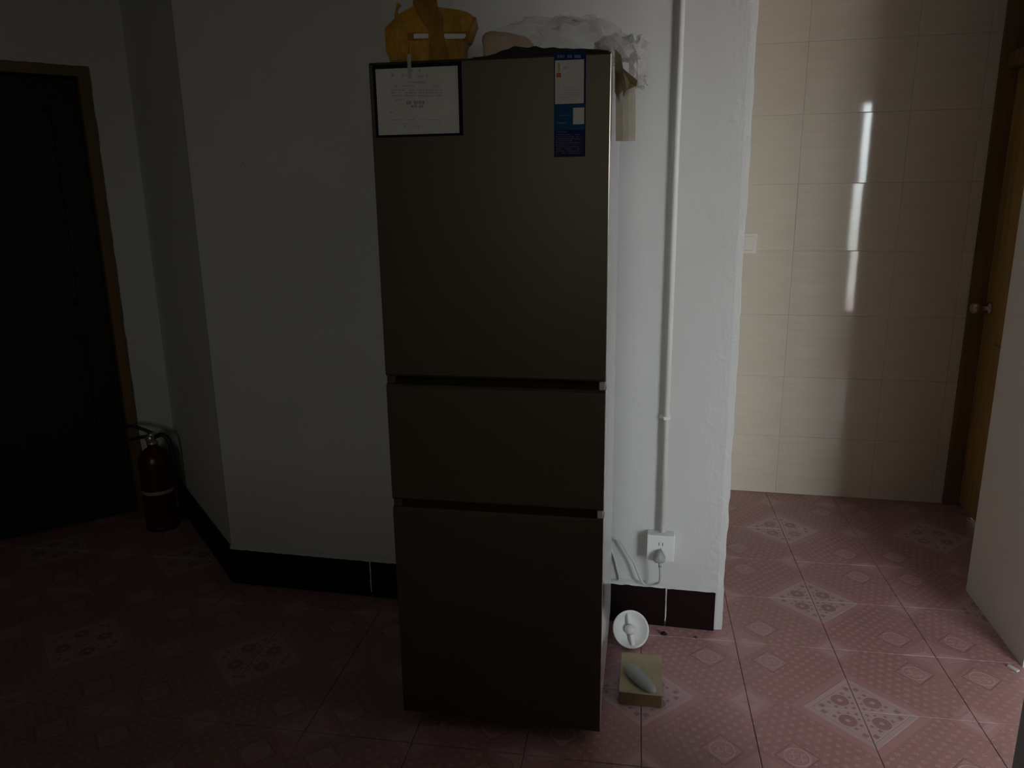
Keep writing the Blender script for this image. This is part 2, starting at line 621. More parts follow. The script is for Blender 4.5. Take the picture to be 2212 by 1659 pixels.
for seen, i, j, wx, wy in cand:
    me = TM[(i % 2, j % 2)]
    if seen:
        o = bpy.data.objects.new('floor_tile', me)
        COL.objects.link(o)
        o.parent = fl
        o.location = (wx, wy, -rnd.random() * 0.0005)
        o.rotation_euler = (rnd.uniform(-1, 1) * 0.0012, rnd.uniform(-1, 1) * 0.0012, TTH)
    else:
        vs = []
        h = TS / 2 - 0.0015
        for sx, sy in ((-1, -1), (1, -1), (1, 1), (-1, 1)):
            vs.append(rest_bm.verts.new((wx + sx * h * cT - sy * h * sT, wy + sx * h * sT + sy * h * cT, -0.0005)))
        f = rest_bm.faces.new(vs)
        for lp, (u, v) in zip(f.loops, ((0, 0), (1, 0), (1, 1), (0, 1))):
            lp[ruv].uv = (1 - u if i % 2 else u, 1 - v if j % 2 else v)
me = bpy.data.meshes.new('floor_tiles_beyond')
rest_bm.to_mesh(me)
rest_bm.free()
ro = link('floor_tiles_beyond', me, M['ftile'], fl)
ro['kind'] = 'stuff'

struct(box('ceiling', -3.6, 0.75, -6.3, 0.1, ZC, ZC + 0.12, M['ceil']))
struct(prism('ceiling_side_room', [(0.75, -6.3), (4.3, -6.3), (4.3, 1.75), (-3.6, 1.75), (-3.6, 0.1), (0.75, 0.1)], ZC, ZC + 0.12, M['ceilw']))

# wall behind the fridge: ragged right-hand plaster edge
bm = bmesh.new()
rings = []
nz = 135
for k in range(nz + 1):
    z = ZC * k / nz
    e = 0.0045 * noise.noise(Vector((z * 9, 3.1, 0))) + 0.003 * noise.noise(Vector((z * 31, 7.7, 0)))
    e2 = 0.0015 * noise.noise(Vector((z * 17, 1.7, 4)))
    ring = [(XL, 0.0), (XR - 0.02, e2), (XR + e, 0.004), (XR + e - 0.002, 0.2), (-1.379, 0.2)]
    rings.append([bm.verts.new((x, y, z)) for x, y in ring])
for a, b in zip(rings, rings[1:]):
    for i in range(5):
        bm.faces.new((a[i], a[(i + 1) % 5], b[(i + 1) % 5], b[i]))
bm.faces.new(rings[0])
bm.faces.new(rings[-1])
struct(from_bm('wall_back', bm, M['paint_edge']))

nx, ny = -math.sin(ANG), math.cos(ANG)      # local +y of the oblique wall points into the room
struct(prism('wall_oblique', [(XL, 0), (BX, BY), (BX - 0.2 * nx, BY - 0.2 * ny), (-1.379, 0.2)], 0, ZC, M['paint']))

# wall with the dark door, at right angles to the oblique wall
A2 = R(47)
wl = struct(bpy.data.objects.new('wall_left', None))
COL.objects.link(wl)
wl.location = (BX, BY, 0)
wl.rotation_euler = (0, 0, A2)
bm = bmesh.new()
U0, U1, DZ = -0.147, -1.0, 1.93
add_box(bm, U0, 0.0, 0, 0.2, 0, ZC)
add_box(bm, U1, U0, 0, 0.2, DZ, ZC)
add_box(bm, -1.62, U1, 0, 0.2, 0, ZC)
add_box(bm, U1, U0, 0.13, 0.2, 0, DZ)
from_bm('plaster', bm, M['paint'], wl)
d1 = struct(bpy.data.objects.new('door_1', None))
COL.objects.link(d1)
d1.location = (BX, BY, 0)
d1.rotation_euler = (0, 0, A2)


def ragged_bar(name, length, wdt, dep, mat, parent, vertical=True, x=0, z=0, seed=0.0, side=1):
    """frame member whose outer edge is irregularly plastered"""
    bm = bmesh.new()
    n = 60
    rr = []
    for k in range(n + 1):
        s = length * k / n
        e = 0.004 * noise.noise(Vector((s * 11, seed, 0))) + 0.003 * noise.noise(Vector((s * 37, seed, 3)))
        if vertical:
            ring = [(x, -0.012, z + s), (x + side * (wdt + e), -0.012, z + s), (x + side * (wdt + e), dep, z + s), (x, dep, z + s)]
        else:
            ring = [(x + s, -0.012, z), (x + s, -0.012, z + wdt + e), (x + s, dep, z + wdt + e), (x + s, dep, z)]
        rr.append([bm.verts.new(c) for c in ring])
    for a, b in zip(rr, rr[1:]):
        for i in range(4):
            bm.faces.new((a[i], a[(i + 1) % 4], b[(i + 1) % 4], b[i]))
    bm.faces.new(rr[0])
    bm.faces.new(rr[-1])
    return from_bm(name, bm, mat, parent)


ragged_bar('door_jamb', DZ - 0.04, 0.04, 0.12, M['framewood'], d1, True, U0 - 0.04, 0.001, 1.0)
ragged_bar('door_jamb', DZ - 0.04, 0.04, 0.12, M['framewood'], d1, True, U1 + 0.04, 0.001, 5.0, -1)
ragged_bar('door_head', U0 - U1, 0.04, 0.12, M['framewood'], d1, False, U1, DZ - 0.04, 2.0)
lf = box('door_leaf', U1 + 0.042, U0 - 0.042, 0.07, 0.11, 0.006, DZ - 0.043, M['darkwood'], d1, 0.003)
for z0, z1 in ((0.12, 0.85), (0.98, 1.78)):
    bm = bmesh.new()
    x0, x1 = U1 + 0.15, U0 - 0.15
    for a in ((x0, x1, z0, z0 + 0.025), (x0, x1, z1 - 0.025, z1), (x0, x0 + 0.025, z0, z1), (x1 - 0.025, x1, z0, z1)):
        add_box(bm, a[0], a[1], 0.062, 0.072, a[2], a[3])
    from_bm('panel_moulding', bm, M['darkwood'], d1)

# tiled wall at the end of the passage
wf = struct(box('wall_far', -1.4, 1.375, YT + 0.0018, YT + 0.2, 0, ZC, M['grout']))
xs = [-0.23, 0.205, 0.64, 1.062, 1.328, 1.374]
zs = [0.0] + [0.288 * k for k in range(1, 10)] + [ZC]
rnd = random.Random(11)
for a, b in zip(xs, xs[1:]):
    for c, d in zip(zs, zs[1:]):
        g = 0.0006
        w2, h2 = (b - a) / 2 - g, (d - c) / 2 - g
        o = box('wall_tile', -w2, w2, -0.0045, 0.0045, -h2, h2, M['wtile'], wf, 0.001, 1)
        o.location = ((a + b) / 2, YT + 0.0045, (c + d) / 2)
        o.rotation_euler = (rnd.uniform(-1, 1) * 0.0035, 0, rnd.uniform(-1, 1) * 0.0035)
struct(box('wall_passage_end', -1.42, -1.22, 0.2, YT + 0.2, 0, ZC, M['paint']))

# white wall on the right, turning into the side room
struct(prism('wall_right', [(XW, -0.04), (4.2, -0.04), (4.2, 0.16), (1.5, 0.16), (1.5, 0.43), (XW, 0.43)], 0, ZC, M['cream']))
struct(prism('wall_right_near', [(0.72, -1.07), (0.72, VY - 0.2), (0.79, VY - 0.2), (0.79, -1.07)], 0, ZC, M['paint']))
bm = bmesh.new()
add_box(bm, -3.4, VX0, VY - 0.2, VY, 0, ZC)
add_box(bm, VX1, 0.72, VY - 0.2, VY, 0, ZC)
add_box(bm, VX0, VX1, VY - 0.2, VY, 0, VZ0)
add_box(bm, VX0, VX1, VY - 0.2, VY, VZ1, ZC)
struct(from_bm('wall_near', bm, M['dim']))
bm = bmesh.new()
for a in ((VX0, VX0 + 0.04, VZ0, VZ1), (VX1 - 0.04, VX1, VZ0, VZ1), (VX0, VX1, VZ0, VZ0 + 0.04), (VX0, VX1, VZ1 - 0.04, VZ1)):
    add_box(bm, a[0], a[1], VY - 0.12, VY - 0.06, a[2], a[3])
w2_ = struct(from_bm('fill_window', bm, M['winframe']))
box('fill_curtain', VX0 + 0.03, VX1 - 0.03, VY - 0.092, VY - 0.09, VZ0 + 0.03, VZ1 - 0.03, M['curtain'], w2_)  # added with the window; its tint sets how much fill passes
ex, ey = BX - 1.62 * math.cos(A2), BY - 1.62 * math.sin(A2)
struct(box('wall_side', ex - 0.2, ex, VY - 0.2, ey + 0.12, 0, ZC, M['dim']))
struct(box('shade_partition', ex, 0.72, -3.3, -3.2, 0, 1.02, M['dim']))  # unseen low partition, added to shade the floor from the rear window
# side room: wall with the window
bm = bmesh.new()
add_box(bm, 0.79, WX0, WY - 0.2, WY, 0, ZC)
add_box(bm, WX1, 4.2, WY - 0.2, WY, 0, ZC)
add_box(bm, WX0, WX1, WY - 0.2, WY, 0, WZ0)
add_box(bm, WX0, WX1, WY - 0.2, WY, WZ1, ZC)
struct(from_bm('wall_window', bm, M['bright']))
struct(box('wall_side_room', 4.0, 4.2, WY, -0.04, 0, ZC, M['bright']))
bm = bmesh.new()
for a in ((WX0, WX0 + 0.04, WZ0, WZ1), (WX1 - 0.04, WX1, WZ0, WZ1), (WX0, WX1, WZ0, WZ0 + 0.04), (WX0, WX1, WZ1 - 0.04, WZ1), (2.06, 2.09, WZ0, WZ1)):
    add_box(bm, a[0], a[1], WY - 0.12, WY - 0.06, a[2], a[3])
struct(from_bm('window_1', bm, M['winframe']))
struct(box('wall_behind_door', 1.6, 1.8, 0.16, YT + 0.2, 0, ZC, M['paint']))

# ochre door at the end of the passage
d2 = struct(bpy.data.objects.new('door_2', None))
COL.objects.link(d2)
box('door_jamb', 1.376, 1.50, 1.268, YT + 0.2, 0.05, 2.42, M['ochre2'], d2, 0.003)
box('jamb_plinth', 1.373, 1.505, 1.262, YT + 0.2, 0.0, 0.05, M['slab'], d2, 0.006)
box('door_jamb', 1.40, 1.50, 0.431, 0.46, 0.0, 1.90, M['ochre2'], d2, 0.003)
box('door_head', 1.40, 1.52, 0.432, YT + 0.2, 1.875, 1.935, M['ochre2'], d2, 0.003)
lf = box('door_leaf', XD, XD + 0.04, 0.462, 1.262, 0.008, 1.872, M['ochre'], d2, 0.002)
for z0, z1 in ((0.14, 0.78), (1.02, 1.74)):
    box('door_panel', XD - 0.006, XD + 0.01, 0.58, 1.12, z0, z1, M['ochre'], d2, 0.005)
kn = lathe('door_knob', [(0, 0.075), (0.012, 0.074), (0.022, 0.066), (0.026, 0.056), (0.023, 0.046), (0.012, 0.038), (0.010, 0.012), (0.026, 0.009), (0.029, 0.0), (0, 0)], M['brass'], d2, 24)
kn.location = (XD, 1.215, 0.915)
kn.rotation_euler = (0, R(-90), 0)
box('door_head', 1.43, 1.52, 0.432, YT + 0.2, 2.36, 2.42, M['ochre2'], d2, 0.003)
box('transom_pane', 1.47, 1.476, 0.43, YT + 0.2, 1.935, 2.36, M['glass'], d2)
struct(box('wall_over_door', 1.40, 1.6, 0.43, YT + 0.2, 2.42, ZC, M['paint']))

# skirting tiles
HS = 0.144
bb = struct(bpy.data.objects.new('baseboard_back', None))
COL.objects.link(bb)
joints = [XL - 0.003, -0.904, -0.384, 0.137, 0.297]
for a, b in zip(joints, joints[1:]):
    box('skirting_tile', a + 0.0025, b - 0.0025, -0.012, 0.0, 0.0, HS, M['skirt'], bb, 0.0015, 1)
for x in joints[1:-1]:
    bm = bmesh.new()
    rr = []
    for k in range(13):
        z = 0.02 + (HS - 0.022) * k / 12
        hw = 0.0016 + 0.0016 * noise.noise(Vector((z * 60, x * 9, 0))) + 0.0005
        hw = max(hw, 0.0007)
        xo = 0.002 * noise.noise(Vector((z * 25, x * 3, 2)))
        rr.append([bm.verts.new((x + xo - hw, -0.0125, z)), bm.verts.new((x + xo + hw, -0.0125, z)), bm.verts.new((x + xo + hw, -0.001, z)), bm.verts.new((x + xo - hw, -0.001, z))])
    for a, b in zip(rr, rr[1:]):
        for i in range(4):
            bm.faces.new((a[i], a[(i + 1) % 4], b[(i + 1) % 4], b[i]))
    bm.faces.new(rr[0])
    bm.faces.new(rr[-1])
    from_bm('grout_joint', bm, M['whitegrout'], bb)
# ragged lip of paint running over the top of the skirting
bm = bmesh.new()
n = 150
rr = []
for k in range(n + 1):
    x = XL + (0.297 - XL) * k / n
    e = 0.0025 * noise.noise(Vector((x * 40, 0, 0))) + 0.002 * noise.noise(Vector((x * 120, 5, 0)))
    rr.append([bm.verts.new((x, -0.0135, HS - 0.004 + e)), bm.verts.new((x, -0.012, HS + 0.003)), bm.verts.new((x, 0.0, HS + 0.012)), bm.verts.new((x, 0.0, HS - 0.004))])
for a, b in zip(rr, rr[1:]):
    for i in range(4):
        bm.faces.new((a[i], a[(i + 1) % 4], b[(i + 1) % 4], b[i]))
bm.faces.new(rr[0])
bm.faces.new(rr[-1])
from_bm('paint_lip', bm, M['paint'], bb)
bo = struct(bpy.data.objects.new('baseboard_oblique', None))
COL.objects.link(bo)
bo.location = (XL, 0, 0)
bo.rotation_euler = (0, 0, ANG)
for a, b in ((0.008, 0.44), (0.444, LOBL - 0.002)):
    box('skirting_tile', a, b, 0.0, 0.012, 0.0, HS, M['skirt'], bo, 0.0015, 1)

# ------------------------------------------------------------------ refrigerator
FX, FY, FTH, FW = -0.5546, -0.6326, R(1.718), 0.5318
FD, FT, FB, Z1, Z2 = 0.575, 1.690, 0.035, 0.9657, 0.6442
cF, sF = math.cos(FTH), math.sin(FTH)


def fpix(x, y, v=0.0):
    """pixel -> (u, z) on a plane v behind the fridge's front face"""
    nrm = Vector((-sF, cF, 0))
    o = Vector((FX, FY, 0))
    d = ray(x, y)
    t = ((o - CAM).dot(nrm) + v) / d.dot(nrm)
    P = CAM + d * t - o
    return (P.x * cF + P.y * sF, P.z)


fr = thing('refrigerator', 'tall three-door refrigerator with dark brown doors and grey glossy sides', 'refrigerator', (FX, FY, 0), FTH)
DT = 0.058
bm = bmesh.new()
add_box(bm, 0.004, FW - 0.002, DT + 0.008, FD, 0.045, FT - 0.006, 0.006)
from_bm('cabinet', bm, M['fbody'], fr)
box('door_gasket', 0.02, FW - 0.02, DT - 0.002, DT + 0.009, 0.06, FT - 0.02, M['gasket'], fr)
box('kick_plate', 0.03, FW - 0.03, 0.05, FD - 0.02, 0.014, 0.047, M['gasket'], fr)
for fx_ in (0.06, FW - 0.06):
    for fy_ in (0.08, FD - 0.06):
        ft = lathe('foot', [(0, 0), (0.016, 0), (0.018, 0.004), (0.012, 0.008), (0.010, 0.016), (0, 0.016)], M['blackpl'], fr, 16)
        ft.location = (fx_, fy_, 0.0)


def fridge_door(z0, z1, lip):
    """door slab; a door below another has a bevelled finger-pull along its top edge"""
    bm = bmesh.new()
    prof = [(0.006, z0), (DT, z0), (DT, z1 if not lip else z1 - 0.002)]
    if lip:
        prof += [(0.03, z1 - 0.004), (0.012, z1 - 0.010), (0.004, z1 - 0.012), (0.0, z1 - 0.018)]
    else:
        prof += [(0.006, z1), (0.0, z1 - 0.006)]
    prof += [(0.0, z0 + 0.006)]
    a = [bm.verts.new((0.0, y, z)) for y, z in prof]
    b = [bm.verts.new((FW, y, z)) for y, z in prof]
    n = len(prof)
    for i in range(n):
        bm.faces.new((a[i], a[(i + 1) % n], b[(i + 1) % n], b[i]))
    bm.faces.new(a)
    bm.faces.new(b)
    return from_bm('door', bm, M['frontdoor'], fr)


doors = [fridge_door(Z1 + 0.012, FT, False), fridge_door(Z2 + 0.012, Z1 + 0.004, True), fridge_door(FB, Z2 + 0.004, True)]
for d_, (z0, z1) in zip(doors, ((Z1 + 0.014, FT - 0.003), (Z2 + 0.014, Z1 - 0.012), (FB + 0.003, Z2 - 0.012))):
    box('edge_trim', FW - 0.0005, FW + 0.0022, 0.001, DT - 0.004, z0, z1, M['chrome'], d_, 0.0008, 1)
# end blocks either side of each finger-pull recess
for zc in (Z1, Z2):
    box('pull_end_cap', 0.0, 0.022, 0.008, DT, zc - 0.008, zc + 0.0125, M['frontdoor'], fr, 0.002, 1)
    box('pull_end_cap', FW - 0.014, FW, 0.004, DT, zc - 0.009, zc + 0.0125, M['cap'], fr, 0.002, 1)

# energy label: flat printed sticker on the upper door
def patch(name, x0, y0, x1, y1, mat, parent, lift):
    u0, z1 = fpix(x0, y0)
    u1, z0 = fpix(x1, y1)
    return box(name, u0, u1, -lift, 0.0002, z0, z1, mat, parent)


def dashes(name, rows, mat, parent, lift, seed=1):
    """rows of illegible broken print: (x0, x1, y, height) in photo pixels"""
    rg = random.Random(seed)
    bm = bmesh.new()
    for x0, x1, y, h, fill in rows:
        x = x0
        while x < x1:
            wv = rg.uniform(2.0, 6.0)
            xe = min(x + wv, x1)
            if rg.random() < fill:
                u0, zt = fpix(x, y - h / 2)
                u1, zb_ = fpix(xe, y + h / 2)
                vs = [bm.verts.new(c) for c in ((u0, -lift, zb_), (u1, -lift, zb_), (u1, -lift, zt), (u0, -lift, zt))]
                bm.faces.new(vs)
            x = xe + rg.uniform(0.6, 1.6)
    o = from_bm(name, bm, mat, parent)
    o['kind'] = 'stuff'
    return o


st = patch('energy_label', 1197, 112, 1264, 338, M['deepblue'], fr, 0.0005)
st['label'] = 'blue, white and violet printed label stuck near the top right of the upper door'
patch('white_panel', 1199, 131, 1261, 223, M['paper'], st, 0.0010)
patch('blue_panel', 1198, 226, 1263, 280, M['blue'], st, 0.0009)
patch('violet_panel', 1199, 296, 1258, 334, M['violet'], st, 0.0009)
patch('white_square', 1238, 233, 1262, 268, M['paper'], st, 0.0013)
patch('yellow_bar', 1205, 137, 1210, 156, M['lyel'], st, 0.0014)
patch('red_mark', 1202, 158, 1212, 167, M['lred'], st, 0.0014)
dashes('fine_print', [(1204, 1258, 122, 7, 0.85)], M['paleblue'], st, 0.0009, 5)
dashes('fine_print', [(1201, 1258, 190 + 5 * k, 1.2, 0.7) for k in range(6)] + [(1216, 1226, 147, 5, 0.9)], M['ink'], st, 0.0013, 6)
dashes('fine_print', [(1205, 1236, 249, 1.6, 0.9), (1203, 1224, 266, 3, 0.7), (1203, 1225, 285, 1.4, 0.7)] +
       [(1202, 1252, 291 + 4.4 * k, 1.2, 0.85) for k in range(10)], M['paleblue'], st, 0.0012, 8)

# ------------------------------------------------------------------ notice in a magnetic frame on the upper door
nb = thing('notice_frame', 'white printed notice in thin dark blue frame on upper fridge door', 'notice', (FX, FY, 0), FTH)
u0, z1 = fpix(806, 142)
u1, z0 = fpix(1001, 292)
bm = bmesh.new()
e_ = 0.008
for a in ((u0, u1, z0, z0 + 0.0045), (u0, u1, z1 - e_, z1), (u0, u0 + 0.0055, z0, z1), (u1 - 0.0075, u1, z0, z1)):
    add_box(bm, a[0], a[1], -0.005, -0.0002, a[2], a[3])
from_bm('frame', bm, M['navy'], nb)
pp = box('paper', u0 + 0.005, u1 - 0.007, -0.0025, -0.0004, z0 + 0.004, z1 - 0.006, M['paper'], nb)
L_ = 0.0028
dashes('printed_lines', [(845, 956, 180 + 0 * k, 0.1, 0.0) for k in range(1)] + [
    (884, 918, 153, 5, 0.5), (846, 880, 163, 6, 0.5), (900, 935, 165, 5, 0.4),
    (882, 920, 178, 4, 0.7), (847, 957, 186, 2.5, 0.55), (846, 956, 195, 2.6, 0.8), (845, 957, 201, 3.0, 0.85), (846, 958, 207, 2.8, 0.85),
    (848, 876, 216, 2, 0.4), (930, 962, 230, 2, 0.3), (842, 875, 243, 3, 0.4), (848, 952, 259, 2, 0.5), (834, 880, 268, 2.4, 0.5), (868, 916, 273, 2.4, 0.6), (936, 952, 267, 4, 0.3)],
    M['ink'], pp, L_, 2)
dashes('printed_heading', [(879, 918, 222, 7, 0.97), (878, 920, 230, 5, 0.6)], M['inkdark'], pp, L_ + 0.0002, 3)
u0b, z1b = fpix(881, 118)
u1b, z0b = fpix(891, 170)
bm = bmesh.new()
add_box(bm, u0b, u1b, -0.0062, -0.0056, z0b, z1b)
from_bm('tape_strip', bm, M['sheer'], nb)

# ------------------------------------------------------------------ things on top of the fridge
def to_world(u, v, z):
    return Vector((FX + u * cF - v * sF, FY + u * sF + v * cF, z))


# tape-wrapped parcel
par = thing('parcel', 'cardboard parcel wrapped in amber packing tape with torn flaps on top of fridge', 'parcel', (FX, FY, 0), FTH)
VP_ = 0.09
sc = 280.0 / 2212.0
outl = [(165, 1060), (160, 900), (98, 865), (95, 480), (150, 430), (262, 312), (330, 235), (460, 150), (590, 62), (990, 110), (1100, 128),
        (1400, 168), (1510, 210), (1560, 262), (1612, 285), (1545, 450), (1520, 530), (1470, 640), (1420, 690), (1385, 900), (1372, 1060)]
bm = bmesh.new()
DEPTH = 0.10
pts = [fpix(820 + x * sc, y * sc, VP_) for x, y in outl]
pts = [(u, max(z, FT + 0.0005)) for u, z in pts]
layers = [(0.012, 0.975), (0.0, 1.0), (DEPTH, 1.0), (DEPTH + 0.012, 0.96)]
cu = sum(p[0] for p in pts) / len(pts)
cz = sum(p[1] for p in pts) / len(pts)
lay = []
for dv, s in ((0.0, 0.985), (0.006, 1.0), (DEPTH, 0.86), (DEPTH + 0.01, 0.8)):
    ring = []
    for k, (u, z) in enumerate(pts):
        jit = 0.004 * noise.noise(Vector((u * 30, z * 30, dv * 20)))
        zz = cz + (z - cz) * s
        if z < FT + 0.002:
            zz = FT + 0.0005
        ring.append(bm.verts.new((cu + (u - cu) * s + jit, VP_ + dv + jit, zz)))
    lay.append(ring)
n = len(pts)
for a, b in zip(lay, lay[1:]):
    for i in range(n):
        bm.faces.new((a[i], a[(i + 1) % n], b[(i + 1) % n], b[i]))
bm.faces.new(lay[0])
bm.faces.new(lay[-1])
bmesh.ops.triangulate(bm, faces=[f for f in bm.faces if len(f.verts) > 4])
from_bm('carton', bm, M['amber'], par)


def on_parcel(name, poly, mat, v0, th, parent=par):
    bm = bmesh.new()
    P = [fpix(820 + x * sc, y * sc, v0) for x, y in poly]
    a = [bm.verts.new((u, v0, max(z, FT + 0.001))) for u, z in P]
    b = [bm.verts.new((u, v0 + th, max(z, FT + 0.001))) for u, z in P]
    k = len(P)
    for i in range(k):
        bm.faces.new((a[i], a[(i + 1) % k], b[(i + 1) % k], b[i]))
    bm.faces.new(a)
    bm.faces.new(b)
    return from_bm(name, bm, mat, parent)


on_parcel('tape_band', [(838, 1020), (850, 560), (640, 240), (560, 60), (610, -120), (955, -120), (990, 110), (1075, 270), (1080, 560), (1120, 760), (1180, 960), (1180, 1020)], M['amber2'], VP_ - 0.003, 0.002)
on_parcel('tape_flap', [(285, 90), (300, 42), (345, 58), (372, 100), (320, 140), (300, 200), (330, 240), (460, 160), (470, 260), (260, 320), (250, 240)], M['amber'], VP_ + 0.03, 0.003)
on_parcel('tape_flap', [(250, 640), (330, 640), (420, 700), (470, 690), (500, 760), (480, 960), (480, 1030), (175, 1030), (190, 880)], M['amber'], VP_ - 0.004, 0.003)
on_parcel('tape_seam', [(480, 560), (1530, 530), (1480, 660), (480, 690)], M['amber2'], VP_ - 0.0015, 0.001)
on_parcel('label_strip', [(585, 575), (820, 568), (838, 600), (835, 655), (585, 660), (578, 620)], M['label'], VP_ - 0.0045, 0.0012)
on_parcel('label_strip', [(1105, 572), (1462, 578), (1475, 612), (1440, 660), (1120, 668), (1100, 620)], M['label'], VP_ - 0.0045, 0.0012)

# beige packet inside the plastic bag
bm = bmesh.new()
add_box(bm, 0.222, 0.335, 0.16, 0.30, FT + 0.001, FT + 0.088, 0.018, 3)
bmesh.ops.subdivide_edges(bm, edges=bm.edges[:], cuts=1, use_grid_fill=True)
for v in bm.verts:
    nn = noise.noise(v.co * 18)
    if v.co.z > FT + 0.004:
        v.co += Vector((nn * 0.016, nn * 0.008, nn * 0.014 - max(0.0, v.co.x - 0.26) * 0.35 * (v.co.z - FT) / 0.088))
pk = from_bm('packet', bm, M['beige'], None, True)
pk.location = (FX, FY, 0)
pk.rotation_euler = (0, 0, FTH)
tag(pk, 'beige wrapped packet inside crumpled clear plastic beside amber parcel', 'packet')

# crumpled clear plastic bag
rg = random.Random(4)


def crumple(bm, c, rad, amp, freq, seed, floor=None, sub=4):
    r = bmesh.ops.create_icosphere(bm, subdivisions=sub, radius=1.0)
    for v in r['verts']:
        d = v.co.normalized()
        s = Vector((seed, seed * 1.7, -seed))
        rid = 1 - abs(noise.noise(d * freq + s)) * 2
        rid2 = 1 - abs(noise.noise(d * freq * 2.3 - s)) * 2
        k = 1 + amp * (rid - 0.45) + amp * 0.55 * (rid2 - 0.45)
        v.co = Vector((c[0] + d.x * rad[0] * k, c[1] + d.y * rad[1] * k, c[2] + d.z * rad[2] * k))
        if floor is not None and v.co.z < floor and v.co.x < FW + 0.004:
            v.co.z = floor


bm = bmesh.new()
crumple(bm, (0.365, 0.25, FT + 0.052), (0.145, 0.12, 0.066), 0.26, 1.5, 3.0, FT + 0.0008, 4)
crumple(bm, (0.44, 0.24, FT + 0.060), (0.105, 0.10, 0.054), 0.34, 1.8, 8.0, FT + 0.0008, 4)
bg_ = thing('plastic_bag', 'heap of crumpled clear plastic bag spilling over top right of fridge', 'plastic bag', (FX, FY, 0), FTH)
from_bm('bag_body', bm, M['bag'], bg_)
bm = bmesh.new()
crumple(bm, (0.525, 0.29, FT + 0.052), (0.045, 0.06, 0.028), 0.5, 1.7, 12.0, FT + 0.0008, 3)
crumple(bm, (0.570, 0.29, FT + 0.056), (0.030, 0.04, 0.026), 0.6, 1.5, 15.0, FT + 0.0008, 3)
crumple(bm, (0.580, 0.29, FT + 0.010), (0.016, 0.03, 0.040), 0.5, 1.6, 19.0, None, 3)
crumple(bm, (0.594, 0.29, FT - 0.022), (0.014, 0.025, 0.014), 0.5, 1.5, 23.0, None, 3)
from_bm('bunched_end', bm, M['bagend'], bg_)

# black cloth along the fridge's front top edge
bm = bmesh.new()
nu, nv = 60, 14
prof = [(0.235, 0.0015), (0.262, 0.004), (0.285, 0.0085), (0.305, 0.016), (0.325, 0.0205), (0.345, 0.018), (0.38, 0.0165), (0.42, 0.013), (0.46, 0.0105), (0.50, 0.008), (0.528, 0.003)]


def hprof(u):
    for (a, ha), (b, hb) in zip(prof, prof[1:]):
        if a <= u <= b:
            t = (u - a) / (b - a)
            return ha + (hb - ha) * t
    return 0.001


g = []
for i in range(nu + 1):
    u = 0.236 + (0.527 - 0.236) * i / nu
    row = []
    for j in range(nv + 1):
        v = 0.004 + 0.095 * j / nv
        e = min(1.0, j / 1.5) * min(1.0, (nv - j) / 3.0)
        h = hprof(u) * e * (1 + 0.25 * noise.noise(Vector((u * 50, v * 50, 0))))
        row.append(bm.verts.new((u, v, FT + 0.001 + max(h, 0.0006))))
    g.append(row)
for i in range(nu):
    for j in range(nv):
        bm.faces.new((g[i][j], g[i + 1][j], g[i + 1][j + 1], g[i][j + 1]))
ext = bmesh.ops.extrude_face_region(bm, geom=bm.faces[:])
for v in [e for e in ext['geom'] if isinstance(e, bmesh.types.BMVert)]:
    v.co.z = FT + 0.0004
bc = from_bm('black_cloth', bm, M['black'], None, True)
bc.location = (FX, FY, 0)
bc.rotation_euler = (0, 0, FTH)
tag(bc, 'rumpled black cloth lying along front edge of fridge top', 'cloth')

# torn wrapping paper hanging over the fridge's right side
hp = thing('wrapping_paper', 'torn brown wrapping paper hanging down upper right side of fridge', 'paper', (0, 0, 0))


def sheet(name, verts, faces, mat, th):
    me = bpy.data.meshes.new(name)
    vs = []
    for x, y, Y in verts:
        P = pix(x, y, 1, Y)
        vs.append(P)
    me.from_pydata(vs, [], faces)
    o = link(name, me, mat, hp)
    md = o.modifiers.new('thickness', 'SOLIDIFY')
    md.thickness = th
    md.offset = 0
    return o


YP = -0.44
V = [(1328, 106, YP), (1341, 118, YP - 0.004), (1346, 148, YP - 0.012), (1377, 174, YP - 0.005), (1375, 186, YP + 0.01), (1354, 194, YP - 0.02), (1347, 206, YP), (1337, 216, YP + 0.004),
     (1328, 200, YP), (1328, 150, YP - 0.004), (1339, 165, YP + 0.012), (1361, 178, YP + 0.014)]
F = [(0, 1, 9), (1, 2, 9), (2, 10, 9), (2, 5, 10), (2, 3, 11), (2, 11, 5), (3, 4, 11), (11, 4, 5), (10, 5, 6), (10, 6, 7), (10, 7, 8), (9, 10, 8)]
sheet('kraft_flap', V, F, M['kraft'], 0.0012)
V, F = [], []
nyy = 10
for k in range(nyy + 1):
    t = k / nyy
    y = 190 + 115 * t
    bow = 2.0 * math.sin(t * 3.1)
    for x, dy in ((1330, 0.0), (1345, -0.004), (1358, -0.002), (1369 + bow, 0.004), (1371 + bow, 0.012)):
        V.append((x, y, YP + 0.03 + dy))
for k in range(nyy):
    for i in range(4):
        a = k * 5 + i
        F.append((a, a + 1, a + 6, a + 5))
sheet('pale_strip', V, F, M['card'], 0.001)
sheet('folded_edge', [(1338, 205, YP - 0.004), (1346, 196, YP - 0.006), (1344, 228, YP - 0.004), (1341, 232, YP - 0.003)], [(0, 1, 2, 3)], M['paper'], 0.001)

